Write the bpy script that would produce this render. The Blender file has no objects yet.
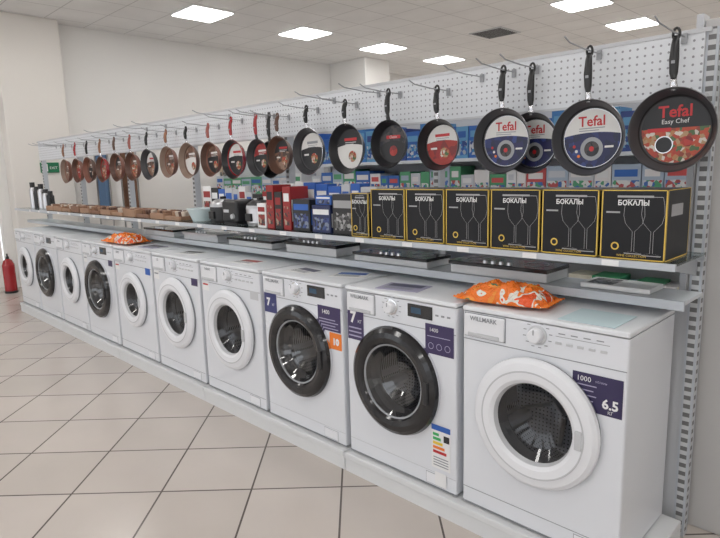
import bpy, bmesh, math, random
from mathutils import Matrix, Vector
random.seed(7)
S=bpy.context.scene
try: S.view_settings.view_transform='Standard'
except Exception: pass
# ---------------------------------------------------------------- materials
MATS={}
def mat(name,col,rough=.5,metal=0.0,emit=0,coat=0,spec=.5,noise=0):
    if name in MATS: return MATS[name]
    m=bpy.data.materials.new(name); m.use_nodes=True
    b=m.node_tree.nodes['Principled BSDF']; nt=m.node_tree
    b.inputs['Base Color'].default_value=(*col,1); b.inputs['Roughness'].default_value=rough
    b.inputs['Metallic'].default_value=metal; b.inputs['Coat Weight'].default_value=coat
    b.inputs['Specular IOR Level'].default_value=spec
    if emit:
        b.inputs['Emission Color'].default_value=(*col,1); b.inputs['Emission Strength'].default_value=emit
    if noise:
        tc=nt.nodes.new('ShaderNodeTexCoord'); n=nt.nodes.new('ShaderNodeTexNoise'); n.inputs['Scale'].default_value=noise
        r=nt.nodes.new('ShaderNodeValToRGB'); lo=.95 if min(col)>.5 else .75
        r.color_ramp.elements[0].color=(*[c*lo for c in col],1); r.color_ramp.elements[1].color=(*[min(1,c*(2.03-lo)) for c in col],1)
        nt.links.new(tc.outputs['Object'],n.inputs['Vector']); nt.links.new(n.outputs['Fac'],r.inputs['Fac']); nt.links.new(r.outputs['Color'],b.inputs['Base Color'])
    MATS[name]=m; return m
def printmat(name,cols,scale=14,rough=.4,stretch=(1,1,1)):
    if name in MATS: return MATS[name]
    m=bpy.data.materials.new(name); m.use_nodes=True; nt=m.node_tree; b=nt.nodes['Principled BSDF']
    tc=nt.nodes.new('ShaderNodeTexCoord'); mp=nt.nodes.new('ShaderNodeMapping'); mp.inputs['Scale'].default_value=stretch
    v=nt.nodes.new('ShaderNodeTexVoronoi'); v.inputs['Scale'].default_value=scale
    sp=nt.nodes.new('ShaderNodeSeparateColor'); r=nt.nodes.new('ShaderNodeValToRGB'); r.color_ramp.interpolation='CONSTANT'
    e=r.color_ramp.elements; e[0].color=(*cols[0],1); e[1].color=(*cols[1],1); e[1].position=1/len(cols)
    for i in range(2,len(cols)): x=e.new(i/len(cols)); x.color=(*cols[i],1)
    nt.links.new(tc.outputs['Object'],mp.inputs[0]); nt.links.new(mp.outputs[0],v.inputs['Vector']); nt.links.new(v.outputs['Color'],sp.inputs[0]); nt.links.new(sp.outputs[0],r.inputs['Fac'])
    nt.links.new(r.outputs['Color'],b.inputs['Base Color']); b.inputs['Roughness'].default_value=rough
    MATS[name]=m; return m
def brickmat(name,c1,c2,cm,size,rotz,loc,mortar,rough,spec=.5):
    m=bpy.data.materials.new(name); m.use_nodes=True; nt=m.node_tree; b=nt.nodes['Principled BSDF']
    tc=nt.nodes.new('ShaderNodeTexCoord'); mp=nt.nodes.new('ShaderNodeMapping')
    mp.inputs['Scale'].default_value=(1/size,1/size,1/size); mp.inputs['Rotation'].default_value=(0,0,rotz); mp.inputs['Location'].default_value=(loc[0],loc[1],0)
    br=nt.nodes.new('ShaderNodeTexBrick'); br.offset=0; br.squash=1
    br.inputs['Scale'].default_value=1; br.inputs['Brick Width'].default_value=1; br.inputs['Row Height'].default_value=1
    br.inputs['Mortar Size'].default_value=mortar; br.inputs['Mortar Smooth'].default_value=.1
    br.inputs['Color1'].default_value=(*c1,1); br.inputs['Color2'].default_value=(*c2,1); br.inputs['Mortar'].default_value=(*cm,1)
    nt.links.new(tc.outputs['Object'],mp.inputs['Vector']); nt.links.new(mp.outputs['Vector'],br.inputs['Vector'])
    n=nt.nodes.new('ShaderNodeTexNoise'); n.inputs['Scale'].default_value=2.2; n.inputs['Detail'].default_value=5
    nt.links.new(tc.outputs['Object'],n.inputs['Vector'])
    mr=nt.nodes.new('ShaderNodeMapRange'); mr.inputs[1].default_value=.3; mr.inputs[2].default_value=.7; mr.inputs[3].default_value=.93; mr.inputs[4].default_value=1.0
    nt.links.new(n.outputs['Fac'],mr.inputs[0])
    mx=nt.nodes.new('ShaderNodeMix'); mx.data_type='RGBA'; mx.blend_type='MULTIPLY'; mx.inputs[0].default_value=1
    nt.links.new(br.outputs['Color'],mx.inputs[6]); nt.links.new(mr.outputs[0],mx.inputs[7])
    nt.links.new(mx.outputs[2],b.inputs['Base Color'])
    b.inputs['Roughness'].default_value=rough; b.inputs['Specular IOR Level'].default_value=spec
    return m
def dotmat(name,base,dot,px,pz,rad,axes=('X','Z')):
    m=bpy.data.materials.new(name); m.use_nodes=True; nt=m.node_tree; b=nt.nodes['Principled BSDF']
    tc=nt.nodes.new('ShaderNodeTexCoord'); sp=nt.nodes.new('ShaderNodeSeparateXYZ'); nt.links.new(tc.outputs['Object'],sp.inputs[0])
    def M(op,a,v=None,b2=None):
        n=nt.nodes.new('ShaderNodeMath'); n.operation=op
        nt.links.new(a,n.inputs[0])
        if v is not None: n.inputs[1].default_value=v
        if b2 is not None: nt.links.new(b2,n.inputs[1])
        return n.outputs[0]
    def c(o,p):
        f=M('FRACT',M('DIVIDE',o,p)); return M('POWER',M('ABSOLUTE',M('SUBTRACT',f,.5)),2)
    d=M('ADD',c(sp.outputs[axes[0]],px),None,c(sp.outputs[axes[1]],pz)); k=M('LESS_THAN',d,rad*rad)
    mx=nt.nodes.new('ShaderNodeMix'); mx.data_type='RGBA'; nt.links.new(k,mx.inputs[0]); mx.inputs[6].default_value=(*base,1); mx.inputs[7].default_value=(*dot,1)
    nt.links.new(mx.outputs[2],b.inputs['Base Color']); b.inputs['Roughness'].default_value=.5
    return m
def slotmat(name,base,dot,pz):
    m=bpy.data.materials.new(name); m.use_nodes=True; nt=m.node_tree; b=nt.nodes['Principled BSDF']
    tc=nt.nodes.new('ShaderNodeTexCoord'); sp=nt.nodes.new('ShaderNodeSeparateXYZ'); nt.links.new(tc.outputs['Object'],sp.inputs[0])
    a=nt.nodes.new('ShaderNodeMath'); a.operation='DIVIDE'; a.inputs[1].default_value=pz; nt.links.new(sp.outputs['Z'],a.inputs[0])
    f=nt.nodes.new('ShaderNodeMath'); f.operation='FRACT'; nt.links.new(a.outputs[0],f.inputs[0])
    g=nt.nodes.new('ShaderNodeMath'); g.operation='GREATER_THAN'; g.inputs[1].default_value=.5; nt.links.new(f.outputs[0],g.inputs[0])
    mx=nt.nodes.new('ShaderNodeMix'); mx.data_type='RGBA'; nt.links.new(g.outputs[0],mx.inputs[0]); mx.inputs[6].default_value=(*base,1); mx.inputs[7].default_value=(*dot,1)
    nt.links.new(mx.outputs[2],b.inputs['Base Color']); b.inputs['Roughness'].default_value=.5
    return m
def glassmat(name,tint,refl=.12,rough=.03):
    m=bpy.data.materials.new(name); m.use_nodes=True; nt=m.node_tree; nt.nodes.clear()
    o=nt.nodes.new('ShaderNodeOutputMaterial'); t=nt.nodes.new('ShaderNodeBsdfTransparent'); t.inputs[0].default_value=(*tint,1)
    g=nt.nodes.new('ShaderNodeBsdfGlossy'); g.inputs['Roughness'].default_value=rough
    lw=nt.nodes.new('ShaderNodeLayerWeight'); lw.inputs[0].default_value=.35
    a=nt.nodes.new('ShaderNodeMath'); a.operation='ADD'; a.use_clamp=True; a.inputs[1].default_value=refl
    ml=nt.nodes.new('ShaderNodeMath'); ml.operation='MULTIPLY'; ml.inputs[1].default_value=.7
    nt.links.new(lw.outputs['Fresnel'],ml.inputs[0]); nt.links.new(ml.outputs[0],a.inputs[0])
    mx=nt.nodes.new('ShaderNodeMixShader'); nt.links.new(a.outputs[0],mx.inputs[0]); nt.links.new(t.outputs[0],mx.inputs[1]); nt.links.new(g.outputs[0],mx.inputs[2])
    nt.links.new(mx.outputs[0],o.inputs[0]); MATS[name]=m; return m
white=mat('enamel_white',(.73,.75,.79),.28,coat=.3)
white2=mat('plastic_white',(.78,.79,.82),.35)
whitetop=mat('top_white',(.74,.76,.79),.4)
seam=mat('seam_grey',(.28,.29,.31),.6)
black=mat('black_gloss',(.008,.008,.010),.16,coat=.3)
dark=mat('dark_plastic',(.02,.02,.022),.4)
rubber=mat('rubber_grey',(.16,.16,.165),.6)
grey=mat('mid_grey',(.32,.33,.35),.5)
lgrey=mat('light_grey',(.55,.56,.58),.45)
chrome=mat('chrome',(.75,.75,.77),.2,1.0)
steel=mat('brushed_steel',(.6,.6,.62),.32,1.0)
navy=mat('navy_sticker',(.03,.022,.08),.35)
purple=mat('purple_sticker',(.045,.03,.10),.4)
lilac=mat('lilac',(.40,.38,.52),.5)
redm=mat('red_print',(.50,.02,.025),.4)
orange=mat('orange_print',(.85,.22,.03),.45)
yellow=mat('yellow_print',(.85,.6,.05),.45)
green=mat('green_print',(.05,.42,.12),.45)
blue=mat('blue_print',(.03,.12,.45),.45)
paper=mat('paper_white',(.80,.80,.80),.6)
gold=mat('gold_print',(.70,.48,.08),.4)
carton=mat('black_carton',(.008,.008,.010),.4,spec=.3)
smoke=glassmat('smoked_glass',(.60,.61,.64),.03)
smoke2=glassmat('dark_door_glass',(.48,.49,.52),.09)
shelfglass=glassmat('shelf_glass',(.80,.87,.86),.10)
drum=dotmat('drum_steel',(.55,.55,.57),(.05,.05,.05),.014,.014,.22,('X','Y'))
drum.node_tree.nodes['Principled BSDF'].inputs['Metallic'].default_value=.7
drum.node_tree.nodes['Principled BSDF'].inputs['Roughness'].default_value=.35
drumb=dotmat('drum_back_steel',(.48,.48,.50),(.06,.06,.06),.016,.016,.22,('X','Z'))
drumb.node_tree.nodes['Principled BSDF'].inputs['Metallic'].default_value=.7
# ---------------------------------------------------------------- mesh builder
class MB:
    def __init__(s): s.v=[];s.f=[];s.m=[];s.sm=[];s.mats=[]
    def mi(s,m):
        if m not in s.mats: s.mats.append(m)
        return s.mats.index(m)
    def add(s,vs,fs,m,smooth=False):
        o=len(s.v); s.v+= [tuple(v) for v in vs]; i=s.mi(m)
        for f in fs: s.f.append(tuple(o+k for k in f)); s.m.append(i); s.sm.append(smooth)
    def box(s,x0,x1,y0,y1,z0,z1,m,bev=0,seg=2):
        if bev<=0:
            vs=[(x0,y0,z0),(x1,y0,z0),(x1,y1,z0),(x0,y1,z0),(x0,y0,z1),(x1,y0,z1),(x1,y1,z1),(x0,y1,z1)]
            s.add(vs,[(0,3,2,1),(4,5,6,7),(0,1,5,4),(1,2,6,5),(2,3,7,6),(3,0,4,7)],m); return
        b=bmesh.new(); bmesh.ops.create_cube(b,size=1)
        for v in b.verts: v.co=Vector(((x0+x1)/2+v.co.x*(x1-x0),(y0+y1)/2+v.co.y*(y1-y0),(z0+z1)/2+v.co.z*(z1-z0)))
        bmesh.ops.bevel(b,geom=list(b.edges),offset=bev,segments=seg,affect='EDGES',profile=.5)
        b.verts.index_update(); s.add([v.co[:] for v in b.verts],[[v.index for v in f.verts] for f in b.faces],m,False); b.free()
    def lathe(s,c,prof,m,axis='Y',seg=48,smooth=True):
        n=len(prof)
        def P(r,h,a):
            ca,sa=r*math.cos(a),r*math.sin(a)
            return {'Y':(c[0]+ca,c[1]+h,c[2]+sa),'Z':(c[0]+ca,c[1]+sa,c[2]+h),'X':(c[0]+h,c[1]+ca,c[2]+sa)}[axis]
        for i in range(n-1):
            (r0,h0),(r1,h1)=prof[i],prof[i+1]; mm=m[i] if isinstance(m,list) else m
            vs=[];fs=[]
            for k in range(seg):
                a=2*math.pi*k/seg; vs.append(P(r0,h0,a)); vs.append(P(r1,h1,a))
            for k in range(seg):
                a,b=2*k,2*((k+1)%seg)
                if r1<1e-6: fs.append((a,b,a+1))
                elif r0<1e-6: fs.append((a,b+1,a+1))
                else: fs.append((a,b,b+1,a+1))
            s.add(vs,fs,mm,smooth)
    def tube(s,pts,r,m,seg=8):
        pts=[Vector(p) for p in pts]
        rr=r if isinstance(r,(list,tuple)) else [r]*len(pts)
        vs=[]
        for i,p in enumerate(pts):
            t=(pts[min(i+1,len(pts)-1)]-pts[max(i-1,0)]).normalized()
            up=Vector((0,1,0)) if abs(t.y)<.8 else Vector((0,0,1))
            a=t.cross(up).normalized(); b=t.cross(a).normalized()
            q=rr[i]; qa,qb=(q if isinstance(q,tuple) else (q,q))
            for k in range(seg):
                w=2*math.pi*k/seg; vs.append((p+a*qa*math.cos(w)+b*qb*math.sin(w))[:])
        fs=[]
        for i in range(len(pts)-1):
            for k in range(seg):
                fs.append((i*seg+k,i*seg+(k+1)%seg,(i+1)*seg+(k+1)%seg,(i+1)*seg+k))
        fs.append(tuple(range(seg))); fs.append(tuple((len(pts)-1)*seg+k for k in range(seg)))
        s.add(vs,fs,m,True)
    def quad(s,a,b,c,d,m): s.add([a,b,c,d],[(0,1,2,3)],m)
    def rect(s,x0,x1,z0,z1,y,m): s.add([(x0,y,z0),(x1,y,z0),(x1,y,z1),(x0,y,z1)],[(0,1,2,3)],m)
    def disc(s,cx,cz,r,y,m,a0=0,a1=2*math.pi,seg=32):
        vs=[(cx+r*math.cos(a0+(a1-a0)*k/seg),y,cz+r*math.sin(a0+(a1-a0)*k/seg)) for k in range(seg+1)]
        s.add(vs,[tuple(range(seg+1))],m)
    def lens(s,cx,cz,R,hz,bulge,y,m,seg=24,up=True):
        vs=[];fs=[]
        for k in range(seg+1):
            t=-1+2*k/seg; xm=math.sqrt(max(0,R*R-hz*hz)); X=t*xm
            zt=math.sqrt(max(0,R*R-X*X))*(1 if up else -1); zb=hz+bulge*(1-t*t)
            vs+=[(cx+X,y,cz+zb),(cx+X,y,cz+zt)]
        for k in range(seg): fs.append((2*k,2*k+2,2*k+3,2*k+1))
        s.add(vs,fs,m)
    def arc(s,cx,cz,r0,r1,y,m,a0,a1,seg=24):
        vs=[];fs=[]
        for k in range(seg+1):
            a=a0+(a1-a0)*k/seg; vs+=[(cx+r0*math.cos(a),y,cz+r0*math.sin(a)),(cx+r1*math.cos(a),y,cz+r1*math.sin(a))]
        for k in range(seg): fs.append((2*k,2*k+2,2*k+3,2*k+1))
        s.add(vs,fs,m)
    def text(s,t,size,x,z,y,m,align='CENTER',bold=0,plane='XZ',ang=0):
        cu=bpy.data.curves.new('t','FONT'); cu.body=t; cu.size=size; cu.align_x=align; cu.offset=bold; cu.resolution_u=2
        ob=bpy.data.objects.new('t',cu); S.collection.objects.link(ob)
        dg=bpy.context.evaluated_depsgraph_get(); me=ob.evaluated_get(dg).to_mesh()
        ca,sa=math.cos(ang),math.sin(ang)
        vs=[]
        for v in me.vertices:
            a,b=v.co.x*ca-v.co.y*sa, v.co.x*sa+v.co.y*ca
            vs.append((x+a,y,z+b) if plane=='XZ' else ((y,x+a,z+b) if plane=='YZ' else (x+a,z+b,y)))
        s.add(vs,[tuple(p.vertices) for p in me.polygons],m)
        bpy.data.objects.remove(ob); bpy.data.curves.remove(cu)
    def obj(s,name,origin=None):
        me=bpy.data.meshes.new(name)
        o=origin or (0,0,0)
        me.from_pydata([(v[0]-o[0],v[1]-o[1],v[2]-o[2]) for v in s.v],[],s.f); me.update()
        for m in s.mats: me.materials.append(m)
        for p,i,k in zip(me.polygons,s.m,s.sm): p.material_index=i; p.use_smooth=k
        ob=bpy.data.objects.new(name,me); ob.location=o; S.collection.objects.link(ob)
        return ob
# ---------------------------------------------------------------- room
HZ=3.65
floor_m=brickmat('floor_tile',(.62,.56,.515),(.57,.515,.47),(.12,.10,.09),.431,math.radians(45),(-.136,.358),.011,.22)
ceil_m=brickmat('ceiling_tile',(.88,.87,.86),(.86,.85,.84),(.62,.61,.60),.6,0,((-7.61/-.6)%1,(2.25/-.6)%1),.012,.9,spec=.1)
wallm=mat('wall_paint',(.74,.71,.67),.85,noise=.6)
wallw=mat('wall_white',(.81,.80,.78),.85,noise=.6)
def simple(name,*b,m,bev=0):
    mb=MB(); mb.box(*b,m,bev); return mb.obj(name)
simple('floor',-11,4.5,-7,12.2,-.1,0,m=floor_m)
simple('ceiling',-11,4.5,-7,12.2,HZ,HZ+.1,m=ceil_m)
simple('wall_left',-9.25,-9.1,.3,12,0,HZ,m=wallw)
simple('wall_entrance',-11,-9.3,.20,.3,0,HZ,m=wallm)
simple('wall_side',-11.1,-11,-7,.3,0,HZ,m=wallm)
simple('wall_back',-9.1,4.5,12,12.15,0,HZ,m=wallw)
simple('wall_right',4.5,4.6,-7,12,0,HZ,m=wallw)
mb=MB(); mb.box(-11,4.5,-7.15,-7,0,.35,wallw); mb.box(-11,4.5,-7.15,-7,3.0,HZ,wallw)
for i in range(7):
    x=-11+i*15.5/6; mb.box(max(-11,x-.2),min(4.5,x+.2),-7.15,-7,.35,3.0,wallw)
mb.obj('wall_front')
for i in range(6):
    x=-11+i*15.5/6+.2; x2=x+15.5/6-.4; mb=MB()
    for a,b,c,d in ((x,x2,.35,.40),(x,x2,2.95,3.0),(x,x+.05,.4,2.95),(x2-.05,x2,.4,2.95),((x+x2)/2-.025,(x+x2)/2+.025,.4,2.95)): mb.box(a,b,-7.10,-7.04,c,d,white2)
    mb.obj('window_%d'%(i+1))
simple('column',-9.1,-8.85,.42,1.22,0,HZ,m=wallm,bev=.012)
simple('column',-9.1,-8.1,6.5,7.2,0,HZ,m=wallw,bev=.012)
simple('baseboard_left',-8.85,-8.83,.42,1.22,0,.09,m=mat('skirting',(.25,.2,.17),.5))
lampm=mat('lamp_diffuser',(1,.985,.96),.5,emit=12.5)
frame=mat('lamp_frame',(.85,.85,.85),.5)
for X in (-7.31,-3.68,-.05,3.4):
    for j in range(-5,6):
        Y=2.55+1.8*j
        if Y>11.6 or Y<-6.8: continue
        if X==3.4 and j%2: continue
        mb=MB(); mb.box(X-.29,X+.29,Y-.29,Y+.29,HZ-.03,HZ-.006,lampm)
        for a in (-1,1):
            mb.box(X+a*.295-.012,X+a*.295+.012,Y-.3,Y+.3,HZ-.02,HZ,frame); mb.box(X-.3,X+.3,Y+a*.295-.012,Y+a*.295+.012,HZ-.02,HZ,frame)
        mb.obj('ceiling_light_panel')
mb=MB(); X,Y=-5.41,6.77
mb.box(X-.3,X+.3,Y-.3,Y+.3,HZ-.012,HZ,lgrey)
for i in range(9): mb.box(X-.26,X+.26,Y-.26+i*.06,Y-.235+i*.06,HZ-.018,HZ-.012,dark)
mb.obj('ceiling_air_vent')
# ---------------------------------------------------------------- plinth
PW=.676; X0=-.647
mb=MB(); plm=mat('plinth_white',(.70,.71,.72),.4)
for k in range(0,10,2):
    xa=X0-k*PW+(.05 if k==0 else -.003); xb=X0-(k+2)*PW+.003
    mb.box(xb,xa,-.035,.46,.07,.1,plm,.004); mb.box(xb,xa,-.028,.46,0,.07,plm)
mb.obj('display_plinth')
# ---------------------------------------------------------------- washing machines
def washer(k,style):
    cx=X0-PW/2-PW*k; w=.322; Zb=.102; Zt=.95; D=.44
    mb=MB()
    x0,x1=cx-w,cx+w
    mb.box(x0,x1,.012,D,Zb+.01,Zt-.022,white)
    del mb.f[2]; del mb.m[2]; del mb.sm[2]
    cz=Zb+.448; R=.20; n=64
    vs=[];fs=[]
    zl,zh=Zb+.01,Zt-.022
    for i in range(n):
        a=2*math.pi*(i+.5)/n; c,s_=math.cos(a),math.sin(a)
        t=min((x1-.006-cx)/abs(c) if abs(c)>1e-6 else 9, ((zh-cz) if s_>0 else (cz-zl))/abs(s_) if abs(s_)>1e-6 else 9)
        vs+= [(cx+R*c,0,cz+R*s_),(cx+t*c,0,cz+t*s_)]
    for i in range(n):
        j=(i+1)%n; fs.append((2*i,2*j,2*j+1,2*i+1))
    mb.add(vs,fs,white)
    outs=vs[1::2]
    for (X,Z) in [(x1-.006,zh),(x0+.006,zh),(x0+.006,zl),(x1-.006,zl)]:
        ds=sorted(range(n),key=lambda i:(outs[i][0]-X)**2+(outs[i][2]-Z)**2)[:2]
        mb.add([outs[ds[0]],outs[ds[1]],(X,0,Z)],[(0,1,2)],white)
    for X,sx in ((x0,1),(x1,-1)):
        pr=[(X+sx*(.006-.006*math.sin(t)),.012-.012*math.cos(t)) for t in [i*math.pi/8 for i in range(5)]]
        vs2=[];fs2=[]
        for (a,b) in pr: vs2+=[(a,b,zl),(a,b,zh)]
        for i in range(4): fs2.append((2*i,2*i+2,2*i+3,2*i+1))
        mb.add(vs2,fs2,white,True)
    mb.box(x0-.001,x1+.001,-.004,D+.005,Zt-.02,Zt,whitetop,.006)
    mb.box(x0,x1,.0,.012,Zb+.005,Zb+.012,seam)
    for fx in (x0+.05,x1-.05): 
        for fy in (.05,D-.05): mb.lathe((fx,fy,.1),[(0,0),(.02,0),(.02,.013),(0,.013)],dark,'Z',12)
    pz=Zt-.135
    mb.box(x0+.004,x1-.004,-.0015,.002,pz,pz+.003,seam)
    mb.box(x0+.004,x1-.004,-.0015,.002,Zb+.075,Zb+.077,seam if style!='b' else lgrey)
    mb.box(x1-.16,x1-.06,-.003,.002,Zb+.018,Zb+.066,white2,.002); mb.box(x1-.162,x1-.058,-.001,.002,Zb+.016,Zb+.068,seam)
    dw=.19
    mb.box(x0+.012,x0+dw,-.010,.002,pz+.016,Zt-.028,white2,.006); mb.box(x0+.009,x0+dw+.003,-.001,.002,pz+.013,Zt-.025,seam)
    mb.box(x0+.03,x0+dw-.02,-.013,-.008,pz+.020,pz+.034,lgrey,.002)
    if style=='b':
        ring=[(.250,.0),(.252,-.016),(.244,-.034),(.226,-.046),(.203,-.050),(.180,-.044),(.172,-.034)]
        mb.lathe((cx-.008,0,cz),ring,[chrome,black,black,black,black,black],seg=64)
        g=smoke2; gl=[(.172,-.034),(.164,-.030),(.15,-.010),(.12,.02),(.07,.045),(0,.05)]
        glm=[grey,g,g,g,g]
    else:
        rs=1.0 if style!='s' else .86
        ring=[(.246*rs,.0),(.250*rs,-.014),(.246*rs,-.026),(.232*rs,-.036),(.200*rs,-.042),(.172*rs,-.040),(.158*rs,-.030),(.150*rs,-.012)]
        mb.lathe((cx-.001,0,cz),ring,[seam]+[white2]*5+[lgrey],seg=64)
        g=smoke; gl=[(.150*rs,-.012),(.135*rs,.0),(.11*rs,.02),(.06*rs,.04),(0,.045)]
        glm=g
        mb.lathe((cx-.001,0,cz),[(.205*rs,-.0425),(.202*rs,-.0432),(.199*rs,-.0425)],lgrey,seg=64)
    dx=-.008 if style=='b' else -.001
    c=(cx+dx,0,cz)
    mb.lathe(c,gl,glm,seg=48)
    mb.lathe(c,[(.2,0),(.19,.03),(.172,.045),(.160,.065),(.165,.075)],rubber,seg=40)
    mb.lathe(c,[(.165,.075),(.225,.085),(.225,.26),(.07,.275),(.06,.255),(0,.255)],[steel,drum,drumb,steel,steel],seg=40)
    for i in range(3):
        a=math.pi/2+i*2*math.pi/3; px,pz_=c[0]+.205*math.cos(a),c[2]+.205*math.sin(a)
        mb.tube([(px,.09,pz_),(px,.26,pz_)],.03,steel)
    for i in range(6):
        a=i*math.pi/3+.4; mb.tube([(c[0]+.075*math.cos(a),.266,c[2]+.075*math.sin(a)),(c[0]+.2*math.cos(a),.258,c[2]+.2*math.sin(a))],.009,steel)
    if style=='b': mb.box(cx+.187,cx+.212,-.056,-.046,cz-.05,cz+.05,dark,.003)
    else: mb.box(cx+.170*rs,cx+.195*rs,-.047,-.038,cz-.035,cz+.035,lgrey,.003)
    zc=pz+.07
    kx=cx+.0 if style!='b' else cx-.03
    mb.lathe((kx,0,zc),[(0,-.032),(.022,-.032),(.026,-.028),(.028,-.006),(.036,-.004),(.037,0)],[white2,white2,white2,chrome if style=='b' else lgrey,lgrey],seg=28)
    mb.box(kx-.0015,kx+.0015,-.0335,-.031,zc+.006,zc+.024,seam)
    for i in range(12):
        a=i*math.pi/6+.2; mb.box(kx+.052*math.cos(a)-.006,kx+.052*math.cos(a)+.006,-.0012,0,zc+.046*math.sin(a)-.0015,zc+.046*math.sin(a)+.0015,seam)
    if style=='b':
        mb.box(cx+.065,cx+.20,-.003,.001,zc-.026,zc+.032,black,.002)
        mb.rect(cx+.085,cx+.14,zc-.008,zc+.018,-.0035,mat('lcd',(.03,.07,.12),.2))
        for i in range(3): mb.rect(cx+.215+i*.03,cx+.232+i*.03,zc-.004,zc+.004,-.001,seam)
    else:
        for i in range(5): mb.box(cx+.07+i*.04,cx+.092+i*.04,-.004,.001,zc-.02,zc-.011,lgrey,.001)
        mb.rect(cx+.07,cx+.26,zc+.008,zc+.010,-.001,seam)
        for i in range(4): mb.rect(cx+.08+i*.045,cx+.105+i*.045,zc+.018,zc+.022,-.001,seam)
    if k<3: mb.text('WILLMARK',.024,x0+.10,Zt-.052,-.0115,seam,bold=.0006)
    y=-.0016
    def energy(x,z):
        mb.rect(x,x+.10,z,z+.2,y,paper)
        mb.rect(x,x+.10,z+.175,z+.2,y-.0004,blue)
        for i,cm in enumerate([green,green,yellow,orange,redm]): mb.rect(x+.008,x+.04+.01*i,z+.15-.02*i,z+.163-.02*i,y-.0004,cm)
        mb.rect(x+.065,x+.095,z+.13,z+.16,y-.0004,dark)
        for i in range(4): mb.rect(x+.01,x+.09,z+.012+.012*i,z+.017+.012*i,y-.0004,seam)
    if k==0:
        mb.rect(x1-.185,x1-.012,cz+.10,cz+.235,y,navy)
        mb.text('6.5',.046,x1-.052,cz+.125,y-.0005,paper,bold=.0015); mb.text('КГ',.016,x1-.05,cz+.107,y-.0005,paper)
        mb.text('1000',.026,x1-.145,cz+.205,y-.0005,paper); mb.text('об/мин',.012,x1-.085,cz+.208,y-.0005,lilac)
        for i in range(4): mb.rect(x1-.175,x1-.10-.01*(i%2),cz+.19-.018*i,cz+.194-.018*i,y-.0005,lilac)
    if k==1:
        mb.rect(x1-.16,x1-.012,cz+.165,cz+.295,y,purple)
        for i in range(3): mb.arc(x1-.13+.043*i,cz+.20,.012,.0145,y-.0005,lilac,0,6.283,16)
        mb.text('1400',.024,x1-.115,cz+.262,y-.0005,paper); mb.rect(x1-.15,x1-.03,cz+.24,cz+.243,y-.0005,lilac)
        mb.rect(x0+.008,x0+.115,cz+.14,cz+.29,y,purple)
        mb.text('7',.075,x0+.045,cz+.225,y-.0005,paper,bold=.003); mb.text('КГ',.022,x0+.09,cz+.225,y-.0005,paper)
        for i in range(3): mb.rect(x0+.015,x0+.1,cz+.155+.02*i,cz+.162+.02*i,y-.0005,lilac)
        energy(x1-.13,Zb+.10)
        mb.rect(x1-.11,x1-.05,Zb+.02,Zb+.085,y-.003,paper)
    if k==2:
        mb.rect(x1-.18,x1-.012,cz+.15,cz+.275,y,purple); mb.text('1400',.030,x1-.12,cz+.235,y-.0005,paper,bold=.0005)
        for i in range(4): mb.rect(x1-.17,x1-.03-.02*(i%2),cz+.16+.015*i,cz+.165+.015*i,y-.0005,lilac)
        mb.rect(x1-.095,x1-.008,cz+.06,cz+.145,y-.0007,orange); mb.text('10',.045,x1-.05,cz+.085,y-.0015,paper,bold=.003)
        mb.rect(x0+.008,x0+.12,cz+.17,cz+.29,y,mat('blue_violet',(.04,.045,.16),.4)); mb.text('7',.06,x0+.045,cz+.21,y-.0005,paper,bold=.003); mb.text('КГ',.02,x0+.09,cz+.21,y-.0005,paper)
    if k in (3,4,5,6):
        mb.rect(x1-.10,x1-.02,cz+.22,cz+.27,y,[None,None,None,lgrey,purple,blue,purple][k])
        mb.rect(x0+.01,x0+.09,cz+.21,cz+.27,y,paper); mb.rect(x0+.02,x0+.08,cz+.245,cz+.255,y-.0004,redm if k%2 else seam)
    if k>2: mb.text(['','','','Indesit','LG','BEKO','LG','Atlant','Candy','Beko'][k],.024,x0+.10,Zt-.052,-.0115,seam,bold=.0006)
    return mb.obj('washing_machine',origin=(cx,0,Zb))
styles=['w','b','b','w','w','s','b','s','b','s']
for k,s_ in enumerate(styles): washer(k,s_)
# ---------------------------------------------------------------- display rack
pegm=dotmat('pegboard_panel',(.70,.72,.75),(.30,.30,.32),.0275,.0275,.16)
postm=slotmat('slotted_post',(.58,.59,.60),(.16,.16,.16),.035)
rail=mat('shelf_rail',(.42,.44,.47),.35,.2)
railw=mat('shelf_rail_light',(.50,.53,.57),.35)
shelfw=mat('shelf_white',(.62,.65,.68),.3)
XR=-.62; XL=-7.9
mb=MB()
for i in range(7):
    x=XR-i*1.21
    mb.box(x-.02,x+.02,.512,.56,0,1.95,railw); mb.box(x-.012,x+.012,.510,.512,.02,1.95,postm)
    if i==0: mb.box(x+.0195,x+.0205,.525,.545,.02,1.95,postm)
mb.box(XL,XR,.52,.54,0,.96,lgrey)
mb.obj('display_rack')
mb=MB()
mb.box(XL,XR-.02,.498,.509,1.72,1.94,pegm)
mb.box(XL,XR,.495,.509,1.935,1.95,lgrey); mb.box(XL,XR,.495,.509,1.715,1.725,lgrey)
mb.obj('pegboard')
def brackets(mb,zt,h,ya):
    for i in range(7):
        x=XR-i*1.21
        mb.add([(x-.004,.505,zt-h),(x+.004,.505,zt-h),(x+.004,ya,zt-.012),(x-.004,ya,zt-.012),(x-.004,.505,zt),(x+.004,.505,zt)],[(0,1,2,3),(0,3,4),(1,5,2),(3,2,5,4)],rail)
mb=MB()
mb.box(XL,XR+.03,.17,.50,1.150,1.1575,shelfglass)
mb.box(XL,XR+.03,.160,.172,1.134,1.158,railw)
mb.box(XL,XR+.03,.485,.497,1.130,1.150,rail)
brackets(mb,1.149,.08,.18)
for i in range(22):
    x=-.8-i*.31; mb.rect(x-.03,x+.03,1.135,1.156,.1585,paper)
mb.obj('glass_shelf')
mb=MB()
mb.box(XL,XR+.03,.29,.50,.998,1.010,shelfw)
mb.box(XL,XR+.03,.282,.293,.978,1.011,railw)
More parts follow.
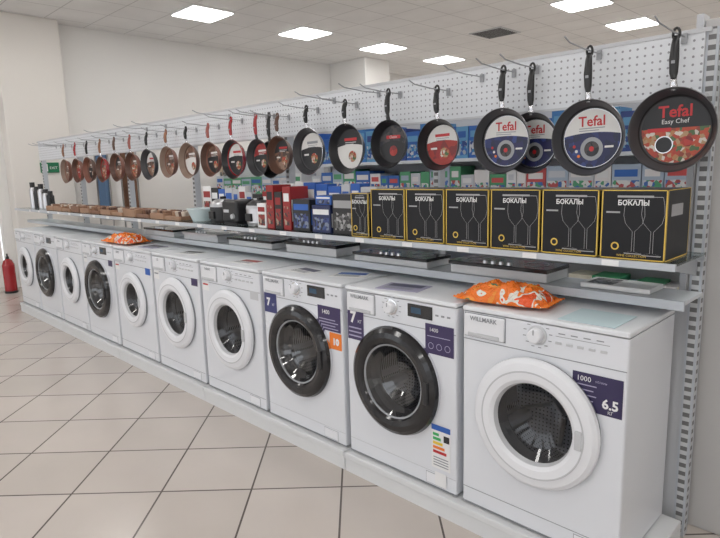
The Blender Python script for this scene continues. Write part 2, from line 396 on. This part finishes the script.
brackets(mb,.997,.02,.30)
mb.obj('metal_shelf')
# ---------------------------------------------------------------- pans
cop=mat('copper_pan',(.24,.095,.065),.35,.2); brn=mat('brown_pan',(.12,.06,.042),.4); beige=mat('beige_pan',(.28,.20,.155),.45)
pinkh=mat('rose_handle',(.36,.11,.09),.45)
redp=mat('red_enamel',(.36,.015,.02),.25,coat=.3); blk=mat('nonstick_black',(.022,.022,.025),.33); gry=mat('nonstick_grey',(.06,.06,.065),.33)
hblk=mat('bakelite',(.012,.012,.013),.35); alu=mat('dark_rim',(.20,.20,.205),.3,.8); sil=mat('silver_rim',(.6,.6,.62),.25,1.0); wood=mat('wood_handle',(.30,.14,.08),.45,noise=12)
lab_navy=printmat('label_navy',[(.015,.02,.08),(.02,.03,.13),(.03,.05,.2),(.015,.02,.06),(.02,.02,.09)],40); lab_w=mat('label_white',(.70,.69,.67),.5); lab_r=printmat('label_red',[(.3,.02,.02),(.42,.04,.03),(.2,.02,.02),(.35,.03,.02)],30)
lab_food=printmat('label_food',[(.40,.05,.03),(.42,.06,.03),(.6,.55,.48),(.4,.18,.07),(.07,.13,.05),(.45,.07,.03),(.25,.05,.03),(.4,.25,.13)],75)
lab_b=printmat('label_brown',[(.13,.06,.04),(.18,.09,.055),(.07,.04,.03),(.28,.18,.13)],35); lab_k=printmat('label_dark',[(.015,.015,.018),(.03,.03,.035),(.06,.05,.05),(.02,.02,.03)],40)
K=mat('label_black',(.012,.012,.014),.4)
def pan(x,z,r,outer,inner,rimm,hm,kind,htop=1.92,y=.445,lr=.78,tilt=0):
    mb=MB(); c=(x,y,z)
    prof=[(0,.0),(r*.74,.0),(r*.80,-.006),(r*.975,-.048),(r,-.052),(r*.985,-.0535),(r*.955,-.048),(r*.82,-.010),(r*.78,-.005),(0,-.005)]
    mb.lathe(c,prof,[outer,outer,outer,rimm,rimm,inner,inner,inner,inner],seg=48)
    R=r*lr; yy=y-.0062
    if kind=='tefal':
        mb.disc(x,z,R,yy,lab_navy); mb.arc(x,z,R*.985,R*1.0,yy-.0012,sil,0,6.2832,40)
        mb.lens(x,z,R,R*.10,R*.10,yy-.0006,lab_w)
        mb.text('Tefal',R*.48,x,z+R*.42,yy-.0016,redm,bold=.001)
        for i in range(2): mb.rect(x-R*.45,x+R*(.45-.2*i),z+R*(.33-.08*i),z+R*(.36-.08*i),yy-.0016,seam)
        mb.arc(x,z-R*.36,R*.26,R*.40,yy-.0012,grey,0,6.2832,24); mb.disc(x,z-R*.36,R*.26,yy-.0014,lab_k)
        mb.disc(x,z-R*.36,R*.09,yy-.0016,redm,seg=12)
        for i in range(3): mb.disc(x-R*.62+R*.08*i,z-R*.25-R*.17*i,R*.055,yy-.0014,[redm,lab_w,orange][i],seg=12)
        mb.rect(x+R*.45,x+R*.75,z-R*.35,z-R*.28,yy-.0014,lab_w)
    elif kind=='food':
        mb.disc(x,z,R,yy,K)
        mb.text('Tefal',R*.50,x,z+R*.42,yy-.0016,redm,bold=.0012)
        mb.text('Easy Chef',R*.20,x,z+R*.22,yy-.0016,lab_w)
        mb.lens(x,z,R*.985,R*.08,R*.0,yy-.0006,lab_food,up=False)
        mb.rect(x-R*.8,x-R*.1,z-R*.02,z+R*.10,yy-.0014,redm)
        mb.disc(x-R*.30,z-R*.42,R*.24,yy-.0018,K); mb.arc(x-R*.30,z-R*.42,R*.24,R*.27,yy-.0018,sil,0,6.2832)
        mb.disc(x+R*.38,z-R*.35,R*.16,yy-.0018,lab_r)
    elif kind=='dk':
        mb.disc(x,z,R,yy,K); mb.lens(x,z,R,-R*.1,R*.3,yy-.0006,lab_k)
        mb.rect(x-R*.5,x+R*.5,z+R*.30,z+R*.48,yy-.0012,redm); mb.text('Classic',R*.2,x,z+R*.33,yy-.0016,lab_w)
        mb.disc(x,z-R*.35,R*.28,yy-.0014,lab_r)
    else:
        a,b,c3=kind
        mb.disc(x,z,R,yy,b); mb.lens(x,z,R,R*.12,R*.12,yy-.0006,a)
        mb.rect(x-R*.45,x+R*.45,z+R*.42,z+R*.56,yy-.0014,c3)
        for i in range(2): mb.rect(x-R*.4,x+R*(.4-.2*i),z+R*(.32-.09*i),z+R*(.35-.09*i),yy-.0014,seam if a is lab_w else lab_w)
        mb.disc(x+R*.1,z-R*.38,R*.28,yy-.0012,lab_food); mb.rect(x-R*.75,x-R*.35,z-R*.2,z-R*.1,yy-.0014,lab_w)
    mb.tube([(x,y-.040,z+r*.93),(x,y-.047,z+r+.012),(x,y-.047,z+r+.04)],[(.016,.007),(.012,.007),(.009,.006)],sil if rimm is not blk else dark,10)
    h0=z+r+.028; h1=htop+.012
    L=h1-h0
    mb.tube([(x,y-.048,h0),(x,y-.050,h0+L*.12),(x,y-.052,h0+L*.4),(x,y-.047,h0+L*.7),(x,y-.040,h0+L*.86)],[(.010,.008),(.0145,.010),(.0165,.011),(.0135,.010),(.011,.008)],hm,12)
    mb.box(x-.006,x+.006,y-.064,y-.05,h0+L*.3,h0+L*.36,grey,.001)
    er=.011; pts=[(x+er*math.sin(a),y-.040,htop-.004-er*1.8*math.cos(a)) for a in [i*math.pi/6 for i in range(13)]]
    mb.tube(pts,.0048,hm,8)
    ob=mb.obj('frying_pan',origin=(x,y-.04,htop))
    if tilt: ob.rotation_euler=(0,tilt,0)
    return ob
W,R_,B_,F_=lab_w,lab_r,lab_b,lab_food
P=[(-.705,1.60,.148,hblk,gry,alu,hblk,'food',1.93),
(-1.01,1.59,.147,hblk,gry,alu,hblk,'tefal',1.92),
(-1.385,1.60,.140,hblk,gry,alu,hblk,'tefal',1.90),
(-1.74,1.60,.122,hblk,blk,alu,hblk,(W,lab_r,redm),1.86),
(-2.05,1.62,.122,blk,blk,blk,hblk,'dk',1.88),
(-2.37,1.61,.138,blk,blk,alu,hblk,(K,W,redm),1.86),
(-2.70,1.61,.138,blk,gry,sil,hblk,(W,K,seam),1.86),
(-2.98,1.60,.118,brn,brn,brn,brn,(K,B_,redm),1.84),
(-3.21,1.59,.122,blk,gry,blk,redp,(R_,K,W),1.86),
(-3.50,1.59,.135,redp,blk,redp,redp,(W,K,redm),1.86),
(-3.80,1.60,.125,cop,brn,cop,pinkh,(B_,K,W),1.84),
(-4.12,1.60,.135,brn,beige,cop,hblk,(B_,W,W),1.84),
(-4.44,1.60,.125,cop,beige,brn,wood,(B_,B_,W),1.84),
(-4.78,1.59,.130,blk,gry,alu,hblk,(W,B_,redm),1.84),
(-5.11,1.58,.125,cop,brn,cop,pinkh,(B_,F_,W),1.84),
(-5.44,1.58,.130,cop,brn,cop,brn,(K,B_,W),1.84),
(-5.77,1.57,.125,redp,brn,redp,wood,(B_,F_,redm),1.84),
(-6.10,1.57,.130,brn,cop,brn,hblk,(B_,K,W),1.84),
(-6.42,1.57,.125,cop,brn,cop,redp,(F_,R_,W),1.84),
(-6.76,1.57,.130,cop,beige,cop,wood,(B_,B_,W),1.84)]
for q in P:
    pan(q[0],q[1],q[2],q[3],q[4],q[5],q[6],q[7],q[8],tilt=random.uniform(-.03,.03))
pan(-1.275,1.585,.13,hblk,gry,alu,hblk,'tefal',1.90,y=.493)
pan(-3.13,1.575,.12,blk,gry,blk,hblk,(W,K,redm),1.86,y=.493)
mb=MB()
hookx=[(q[0],q[8]) for q in P]+[(-1.275,1.90),(-3.13,1.86)]
for x,z in hookx+[(-6.95,1.86),(-7.1,1.86),(-7.25,1.86),(-5.6,1.90),(-4.6,1.90),(-3.65,1.90),(-2.2,1.90),(-2.55,1.90),(-1.55,1.90),(-4.95,1.9)]:
    mb.tube([(x,.494,z-.002),(x,.36,z-.001),(x-.003,.24,z+.008),(x-.006,.205,z+.024)],.0028,grey,6)
    mb.box(x-.010,x+.010,.490,.4945,z-.025,z+.010,grey)
mb.obj('display_hooks')
# ---------------------------------------------------------------- wine glass cartons
grayline=mat('print_grey',(.36,.36,.37),.4)
def glass_outline(mb,cx,zb,s,y,m):
    pr=[(.030,0),(.030,.004),(.004,.010),(.0035,.085),(.012,.094),(.030,.115),(.037,.145),(.035,.175),(.029,.205)]
    t=.0013
    for sg in (-1,1):
        for (r0,h0),(r1,h1) in zip(pr,pr[1:]):
            mb.quad((cx+sg*r0*s,y,zb+h0*s),(cx+sg*(r0*s+t),y,zb+h0*s),(cx+sg*(r1*s+t),y,zb+h1*s),(cx+sg*r1*s,y,zb+h1*s),m)
    mb.rect(cx-.03*s,cx+.03*s,zb,zb+.003,y,m); mb.rect(cx-.028*s,cx+.028*s,zb+.203*s,zb+.205*s,y,m)
def carton_box(x1,w=.216,h=.240,d=.24,z=1.1585,y0=.185):
    mb=MB(); x0=x1-w; mb.box(x0,x1,y0,y0+d,z,z+h,carton,.0015,1)
    y=y0-.0008; t=.0045
    mb.rect(x0,x0+t,z,z+h,y,gold); mb.rect(x1-t,x1,z,z+h,y,gold); mb.rect(x0,x1,z,z+t,y,gold); mb.rect(x0,x1,z+h-.0035,z+h,y,gold)
    glass_outline(mb,x0+w*.52,z+.02,.92,y,grayline); glass_outline(mb,x0+w*.80,z+.016,.98,y,grayline)
    mb.text('БОКАЛЫ',.024,x0+w*.50,z+h-.052,y-.0008,paper,bold=.0006)
    mb.rect(x0+w*.25,x0+w*.80,z+h-.026,z+h-.019,y-.0004,grayline)
    mb.rect(x0+w*.08,x0+w*.3,z+h-.08,z+h-.074,y-.0004,grayline)
    mb.disc(x0+w*.24,z+.045,.014,y-.0006,gold); mb.disc(x0+w*.24,z+.045,.009,y-.0009,carton)
    mb.text('WINE COLLECTION',.011,x0+w*.5,z+.010,y-.0006,gold)
    xs=x1+.0008
    for a,b,c,e in ((y0,y0+t,z,z+h),(y0+d-t,y0+d,z,z+h),(y0,y0+d,z,z+t),(y0,y0+d,z+h-.003,z+h)):
        mb.quad((xs,a,c),(xs,b,c),(xs,b,e),(xs,a,e),gold)
    mb.quad((xs,y0+.04,z+.15),(xs,y0+.16,z+.15),(xs,y0+.16,z+.19),(xs,y0+.04,z+.19),grayline)
    mb.obj('wine_glass_box',origin=((x0+x1)/2,y0,z))
for i in range(6): carton_box(-.632-i*.2265)
carton_box(-2.0,w=.12,h=.22)
# ---------------------------------------------------------------- goods on the upper shelf
ZS=1.1585
def goods_box(x0,x1,y0,y1,h,m,accent,name,z=ZS,acc2=None):
    mb=MB(); mb.box(x0,x1,y0,y1,z,z+h,m,.002,1)
    mb.rect(x0+.01,x1-.01,z+h*.66,z+h*.85,y0-.0008,accent)
    mb.rect(x0+.012,x1-.012,z+h*.10,z+h*.55,y0-.0008,acc2 or accent)
    mb.quad((x1+.0008,y0+.01,z+h*.2),(x1+.0008,y1-.01,z+h*.2),(x1+.0008,y1-.01,z+h*.7),(x1+.0008,y0+.01,z+h*.7),accent)
    mb.quad((x0+.01,y0+.02,z+h+.0008),(x1-.01,y0+.02,z+h+.0008),(x1-.01,y1-.02,z+h+.0008),(x0+.01,y1-.02,z+h+.0008),acc2 or accent)
    mb.obj(name,origin=((x0+x1)/2,y0,z))
dblue=mat('dark_blue_carton',(.02,.03,.10),.4); dred=mat('red_carton',(.30,.02,.02),.4)
ph1=printmat('photo_print_warm',[(.3,.05,.03),(.05,.04,.04),(.4,.3,.22),(.25,.03,.03),(.06,.05,.05),(.3,.02,.02)],60)
ph2=printmat('photo_print_cool',[(.04,.06,.2),(.02,.02,.03),(.2,.24,.33),(.06,.1,.25),(.02,.03,.08)],60)
ph3=printmat('photo_print_grey',[(.05,.05,.05),(.15,.15,.15),(.35,.35,.35),(.02,.02,.02),(.03,.03,.03)],60)
goods_box(-2.30,-2.14,.22,.36,.21,dark,grayline,'cookware_box',acc2=ph3)
goods_box(-2.47,-2.32,.22,.36,.15,dblue,paper,'cookware_box',acc2=ph2)
goods_box(-2.64,-2.49,.22,.36,.18,dark,blue,'cookware_box',acc2=ph2)
goods_box(-2.46,-2.33,.24,.35,.05,blue,paper,'cookware_box',z=ZS+.151,acc2=ph2)
goods_box(-2.73,-2.66,.22,.36,.25,dred,paper,'kitchen_utensil_box',acc2=ph1)
goods_box(-2.81,-2.74,.22,.36,.22,dark,dred,'kitchen_utensil_box',acc2=ph1)
goods_box(-2.89,-2.82,.22,.36,.26,dred,dark,'kitchen_utensil_box',acc2=ph1)
goods_box(-2.99,-2.90,.22,.36,.15,paper,dred,'kitchen_utensil_box',acc2=ph1)
xx=-2.14
while xx>-4.0:
    wb=random.uniform(.07,.13); hb=random.uniform(.24,.29) if xx>-3.0 else random.uniform(.17,.25)
    mm,aa,pp=random.choice([(dark,paper,ph3),(dblue,paper,ph2),(dred,paper,ph1),(paper,dred,ph1),(blue,paper,ph2),(blue,yellow,ph2),(lgrey,blue,ph3)])
    goods_box(xx-wb+.005,xx,.40 if xx>-2.95 else .445,.478,hb,mm,aa,'small_appliance_box',acc2=pp); xx-=wb
def appliance(x,body,w=.18,h=.16,d=.17):
    mb=MB(); mb.box(x-w/2,x+w/2,.24,.24+d,ZS+.01,ZS+h,body,.02,3)
    mb.box(x-w*.4,x+w*.4,.25,.23+d,ZS,ZS+.015,dark)
    for s in (-.04,.03): mb.box(x+s-.05,x+s+.06,.24+d*.5+s*1.2-.014,.24+d*.5+s*1.2+.014,ZS+h-.004,ZS+h+.003,dark)
    mb.lathe((x+w*.28,.24,ZS+h*.35),[(0,-.014),(.016,-.014),(.018,0)],lgrey,seg=16)
    mb.rect(x-w*.35,x,ZS+h*.5,ZS+h*.62,.2395,lgrey)
    mb.obj('toaster',origin=(x,.3,ZS))
def cooker(x,body,lid):
    mb=MB(); c=(x,.335,ZS)
    mb.lathe(c,[(0,0),(.08,0),(.088,.02),(.09,.11),(.086,.13),(.08,.14),(.05,.16),(0,.165)],[dark,body,body,lgrey,lid,lid,lid],'Z',28)
    mb.box(x-.012,x+.012,.32,.36,ZS+.16,ZS+.18,dark,.004); mb.box(x-.03,x+.03,.236,.255,ZS+.03,ZS+.08,dark,.003)
    for a in (-1,1): mb.box(x+a*.098-.010,x+a*.098+.010,.32,.36,ZS+.1,ZS+.115,dark,.003)
    mb.obj('multicooker',origin=(x,.335,ZS))
cooker(-3.12,steel,dark); appliance(-3.34,dark); cooker(-3.56,dark,steel)
mb=MB(); mb.lathe((-3.82,.32,ZS),[(0,0),(.07,0),(.105,.085),(.112,.09),(.108,.092),(.098,.084),(.066,.006),(0,.006)],mat('basin_cyan',(.62,.72,.74),.35),'Z',32); mb.obj('plastic_basin')
wd=mat('wood_board',(.36,.21,.13),.5,noise=9); wr=mat('wicker',(.25,.13,.08),.6,noise=30); cream=mat('cream_box',(.6,.52,.44),.5)
def tray(x,y,w,d,m,rim,name='wooden_tray',h=.03):
    mb=MB(); z=ZS; mb.box(x-w/2,x+w/2,y-d/2,y+d/2,z,z+.008,m,.002,1)
    for a in (-1,1):
        mb.box(x+a*w/2-.006,x+a*w/2+.006,y-d/2,y+d/2,z,z+h,rim,.002,1); mb.box(x-w/2,x+w/2,y+a*d/2-.006,y+a*d/2+.006,z,z+h,rim,.002,1)
    for j in range(2):
        for i in range(4):
            mb.lathe((x-w*.33+i*w*.22,y-.04+j*.09,z+.008),[(0,0),(.016,0),(.024,.05),(.02,.055),(.0,.05)],random.choice([wd,wr,cream,brn]),'Z',12)
    mb.obj(name)
x=-4.10
while x>-6.9:
    tray(x,.33,.22,.2,random.choice([wd,wr,cream]),random.choice([wd,wr,wd]),h=random.choice([.03,.06,.045])); x-=.25
def thermos(x,y,body,h=.26,r=.04):
    mb=MB(); mb.lathe((x,y,ZS),[(0,0),(r,0),(r,h*.72),(r*.7,h*.8),(r*.7,h),(0,h)],[body,body,body,dark,dark],'Z',20)
    mb.tube([(x+r*.9,y,ZS+h*.2),(x+r*1.6,y,ZS+h*.3),(x+r*1.6,y,ZS+h*.55),(x+r*.9,y,ZS+h*.65)],.007,dark,6); mb.obj('thermos')
for i,(xx,b,h) in enumerate([(-7.75,steel,.3),(-7.6,dark,.25),(-7.45,steel,.28),(-7.3,steel,.22),(-7.15,dark,.2)]): thermos(xx,.34,b,h)
# ---------------------------------------------------------------- cooktops on the lower shelf
cookglass=mat('ceran_glass',(.012,.013,.016),.16,spec=.5)
foam=mat('foam_packing',(.62,.63,.64),.7)
def hob(x,w=.5,m=cookglass,z=1.0115,h=.05):
    mb=MB(); y0,y1=.305,.495
    mb.box(x-w/2,x+w/2,y0,y1,z,z+h,foam if m is cookglass else lgrey,.003,1)
    mb.box(x-w/2-.006,x+w/2+.006,y0-.01,y1,z+h*.8,z+h+.007,m,.002,1)
    for a in (-.15,.15): 
        mb.lathe((x+a*w/.5,(y0+y1)/2,z+h+.0072),[(.055,0),(.055,.0015),(.05,.0015),(.05,0)],grey,'Z',28)
    for i in range(4): mb.lathe((x-.06+i*.04,y0+.012,z+h+.007),[(0,.012),(.010,.012),(.012,0)],steel,'Z',12)
    mb.obj('cooktop')
for i,xx in enumerate([-1.35,-1.98,-2.60,-3.22,-3.85,-4.5]): hob(xx,[.48,.5,.45,.5,.48,.5][i],[cookglass,cookglass,cookglass,cookglass,steel,cookglass][i],h=[.05,.04,.06,.045,.05,.05][i])
mb=MB(); mb.box(-.98,-.72,.33,.48,1.0115,1.03,paper,.002,1); mb.quad((-.96,.34,1.0305),(-.86,.34,1.0305),(-.86,.46,1.0305),(-.96,.46,1.0305),ph3); mb.obj('instruction_folder')
# ---------------------------------------------------------------- leaflets on the machines
def leaflet(x,y,w,d,m,ang,z=.951,acc=None):
    mb=MB(); mb.box(-w/2,w/2,-d/2,d/2,0,.002,m)
    if acc: 
        mb.quad((-w*.4,0,.0025),(w*.4,0,.0025),(w*.4,d*.4,.0025),(-w*.4,d*.4,.0025),acc)
        for i in range(3): mb.quad((-w*.4,-d*.1*i-.02,.0025),(w*.3,-d*.1*i-.02,.0025),(w*.3,-d*.1*i-.012,.0025),(-w*.4,-d*.1*i-.012,.0025),seam)
    ob=mb.obj('product_leaflet'); ob.location=(x,y,z); ob.rotation_euler=(0,0,ang)
leaflet(-1.72,.12,.22,.15,lilac,.2,acc=navy); leaflet(-2.45,.14,.2,.14,paper,-.1,acc=navy); leaflet(-3.0,.14,.2,.14,paper,.1,acc=lab_r)
leaflet(-3.7,.15,.2,.14,paper,.3,acc=dark); leaflet(-.82,.12,.2,.2,mat('cyan_paper',(.58,.72,.76),.5),.0); leaflet(-4.3,.15,.2,.14,lilac,.1,acc=dark); leaflet(-2.15,.2,.2,.14,paper,.4,acc=blue)
# ---------------------------------------------------------------- powder bags
def bagmat():
    m=bpy.data.materials.new('powder_bag_print'); m.use_nodes=True; nt=m.node_tree; b=nt.nodes['Principled BSDF']
    tc=nt.nodes.new('ShaderNodeTexCoord'); n=nt.nodes.new('ShaderNodeTexNoise'); n.inputs['Scale'].default_value=12; n.inputs['Detail'].default_value=2.0; n.inputs['Distortion'].default_value=.4
    r=nt.nodes.new('ShaderNodeValToRGB'); r.color_ramp.interpolation='CONSTANT'
    e=r.color_ramp.elements; e[0].color=(.85,.13,.02,1); e[1].position=.58; e[1].color=(.78,.74,.66,1)
    x=e.new(.63); x.color=(.8,.10,.02,1); x=e.new(.42); x.color=(.88,.19,.02,1); x=e.new(.33); x.color=(.05,.22,.12,1); x=e.new(.35); x.color=(.88,.30,.04,1)
    nt.links.new(tc.outputs['Object'],n.inputs['Vector']); nt.links.new(n.outputs['Fac'],r.inputs['Fac']); nt.links.new(r.outputs['Color'],b.inputs['Base Color'])
    n2=nt.nodes.new('ShaderNodeTexNoise'); n2.inputs['Scale'].default_value=26; n2.inputs['Detail'].default_value=3; n2.inputs['Distortion'].default_value=2
    bp=nt.nodes.new('ShaderNodeBump'); bp.inputs['Strength'].default_value=1; bp.inputs['Distance'].default_value=.018
    nt.links.new(tc.outputs['Object'],n2.inputs['Vector']); nt.links.new(n2.outputs['Fac'],bp.inputs['Height']); nt.links.new(bp.outputs[0],b.inputs['Normal'])
    b.inputs['Roughness'].default_value=.18; return m
bagm=bagmat()
def bag(x,y,w,d,h,ang):
    from mathutils import noise as nz
    mb=MB(); N=64; M_=40
    for side in (1,-1):
        vs=[];fs=[]
        for i in range(N+1):
            for j in range(M_+1):
                a=-1+2*i/N; b=-1+2*j/M_
                p=max(0,(1-abs(a)**4))**.7*max(0,(1-abs(b)**3.6))**.7
                wr_=.42*nz.noise(Vector((a*4,b*3,side*3)))+.30*abs(nz.noise(Vector((a*9,b*8,1))))
                z=h*.2+(h*.75*p*(1+wr_) if side>0 else -h*.19*p)
                sx=1-.06*(1-p)*math.cos(b*9); vs.append((a*w/2*sx,b*d/2*(1-.06*math.cos(a*8)*(1-p)),z))
        for i in range(N):
            for j in range(M_):
                q=i*(M_+1)+j; f=(q,q+M_+1,q+M_+2,q+1); fs.append(f if side>0 else f[::-1])
        mb.add(vs,fs,bagm,True)
    for sg in (-1,1):
        vs=[];fs=[]
        for j in range(19):
            b=-1+2*j/18; zz=h*.2+.005*math.sin(j*2.1); vs+=[(sg*w/2*.97,b*d/2*.96,zz),(sg*(w/2+.025),b*d/2*.98,zz+.006)]
        for j in range(18): fs.append((2*j,2*j+2,2*j+3,2*j+1))
        mb.add(vs,fs,orange,False)
    ob=mb.obj('washing_powder_bag'); ob.location=(x,y,.952); ob.rotation_euler=(0,0,ang)
bag(-1.19,.14,.34,.20,.075,.12); bag(-4.75,.135,.42,.22,.075,.05)
# ---------------------------------------------------------------- shelving behind
PAL=[(.03,.13,.5),(.7,.7,.72),(.05,.35,.15),(.04,.06,.2),(.5,.05,.06),(.68,.7,.72),(.06,.2,.55),(.35,.6,.7),(.75,.72,.6),(.03,.1,.4)]
PM=[mat('pack_%d'%i,c,.4) for i,c in enumerate(PAL)]
PBL=[mat('packb_%d'%i,c,.4) for i,c in enumerate([(.02,.10,.36),(.04,.17,.42),(.03,.06,.22),(.10,.28,.48),(.02,.11,.40)])]
PWH=[mat('packw_%d'%i,c,.4) for i,c in enumerate([(.66,.67,.68),(.66,.64,.64),(.08,.30,.15),(.5,.52,.56),(.35,.42,.52),(.03,.12,.4),(.5,.08,.08)])]
PHB=printmat('pack_print_blue',[(.02,.08,.3),(.5,.52,.55),(.04,.2,.42),(.02,.05,.2),(.03,.12,.4),(.15,.35,.5),(.3,.35,.4)],45)
PHW=printmat('pack_print_mixed',[(.6,.6,.6),(.5,.52,.55),(.08,.3,.16),(.4,.08,.08),(.05,.13,.38),(.6,.6,.58)],45)
def unit(x0,x1,y0,y1,top,zs,name):
    mb=MB()
    mb.box(x0,x1,(y0+y1)/2-.01,(y0+y1)/2+.01,0,top,lgrey)
    for a in (x0,x1): mb.box(a-.015,a+.015,y0,y1,0,.12,lgrey); mb.box(a-.02,a+.02,(y0+y1)/2-.03,(y0+y1)/2+.03,0,top,lgrey)
    mb.box(x0,x1,y0,y1,0,.1,shelfw)
    for z,hm,pal,pr in zs:
        mb.box(x0,x1,y0,(y0+y1)/2,z-.025,z,shelfw)
        x=x0+.02
        while x<x1-.1:
            w=random.uniform(.07,.2); h=hm*random.uniform(.7,.98); w=min(w,x1-.02-x)
            m=random.choice(pal)
            mb.box(x,x+w-.006,y0+.03,y0+.22,z,z+h,m)
            mb.rect(x+.008,x+w-.014,z+h*.1,z+h*.55,y0+.0292,pr)
            mb.rect(x+.015,x+w-.025,z+h*.65,z+h*.85,y0+.0292,random.choice(pal))
            x+=w
    mb.obj(name)
unit(-4.3,-.3,1.75,2.35,1.98,[(.5,.3,PM,PHW),(.95,.3,PM,PHB),(1.27,.24,PWH,PHW),(1.56,.32,PBL,PHB)],'product_shelving')
unit(-6.0,-4.4,1.75,2.35,1.75,[(.5,.3,PM,PHW),(.95,.3,PM,PHB),(1.27,.24,PWH,PHW)],'product_shelving')
PB=[mat('far_%d'%i,c,.6) for i,c in enumerate([(.6,.58,.55),(.22,.12,.07),(.08,.16,.3),(.65,.62,.58),(.3,.28,.26),(.1,.07,.06),(.5,.4,.3)])]
unit(-8.9,-5.4,3.6,4.2,1.75,[(.5,.35,PB,ph3),(.95,.35,PB,ph1),(1.38,.32,PB,ph3)],'product_shelving')
def towel(x,y,w,z0,z1,m):
    mb=MB(); vs=[];fs=[];N=16
    for i in range(N+1):
        a=x+w*i/N; o=.02*math.sin(i*1.9); vs+=[(a,y+o,z1),(a,y+o*1.6,z0)]
    for i in range(N): fs.append((2*i,2*i+1,2*i+3,2*i+2))
    mb.add(vs,fs,m,True); mb.tube([(x-.03,y,z1),(x+w+.03,y,z1)],.012,steel,8)
    for a in (x-.03,x+w+.03): mb.tube([(a,y,z1),(a,y,0)],.012,steel,8)
    mb.obj('towel_stand')
towel(-8.95,1.95,.5,.9,1.95,mat('towel_brown',(.25,.13,.08),.9)); towel(-8.75,1.5,.4,.9,1.9,mat('towel_blue',(.10,.17,.28),.9))
# ---------------------------------------------------------------- right end partition
mb=MB(); mb.box(-.675,.6,.62,.66,0,2.0,mat('partition_grey',(.50,.49,.48),.6),.004); mb.box(-.70,-.675,.60,.68,0,2.02,lgrey,.003); mb.obj('display_partition')
# ---------------------------------------------------------------- exit sign and extinguisher
mb=MB(); mb.box(-8.85,-8.825,.78,1.02,1.58,1.72,mat('exit_green',(.01,.16,.07),.4),.003)
mb.quad((-8.824,.80,1.60),(-8.824,.87,1.60),(-8.824,.87,1.70),(-8.824,.80,1.70),paper)
mb.text('EXIT',.05,.945,1.63,-8.8235,paper,plane='YZ'); mb.obj('exit_sign')
mb=MB(); c=(-8.75,.22,0)
mb.lathe((c[0],c[1],.02),[(0,0),(.07,0),(.075,.02),(.075,.36),(.05,.42),(.02,.44),(.02,.47),(0,.47)],[redp]*5+[dark,dark],'Z',24)
mb.tube([(c[0],c[1],.49),(c[0]+.08,c[1]-.02,.53)],.01,dark,8); mb.tube([(c[0],c[1],.48),(c[0]-.08,c[1],.45),(c[0]-.1,c[1],.3),(c[0]-.09,c[1],.15)],.01,dark,8)
mb.lathe((c[0],c[1],0),[(0,0),(.08,0),(.08,.03),(0,.03)],dark,'Z',20); mb.obj('fire_extinguisher')
# ---------------------------------------------------------------- world + camera
w=bpy.data.worlds.new('World'); S.world=w; w.use_nodes=True
w.node_tree.nodes['Background'].inputs[0].default_value=(.92,.95,1,1); w.node_tree.nodes['Background'].inputs[1].default_value=1.9
yaw,pitch,roll=.7859,.1669,-.027
f=Vector((-math.sin(yaw)*math.cos(pitch),math.cos(yaw)*math.cos(pitch),-math.sin(pitch))); r=Vector((math.cos(yaw),math.sin(yaw),0)); u=r.cross(f)
c_,s_=math.cos(roll),math.sin(roll); r2=c_*r+s_*u; u2=-s_*r+c_*u
cam=bpy.data.cameras.new('Camera'); co=bpy.data.objects.new('Camera',cam); S.collection.objects.link(co)
M=Matrix((( r2.x,u2.x,-f.x,0),(r2.y,u2.y,-f.y,-1.8813),(r2.z,u2.z,-f.z,1.4859),(0,0,0,1))); co.matrix_world=M
cam.sensor_width=36; cam.lens=580.2186*36/720; cam.clip_start=.05
S.camera=co
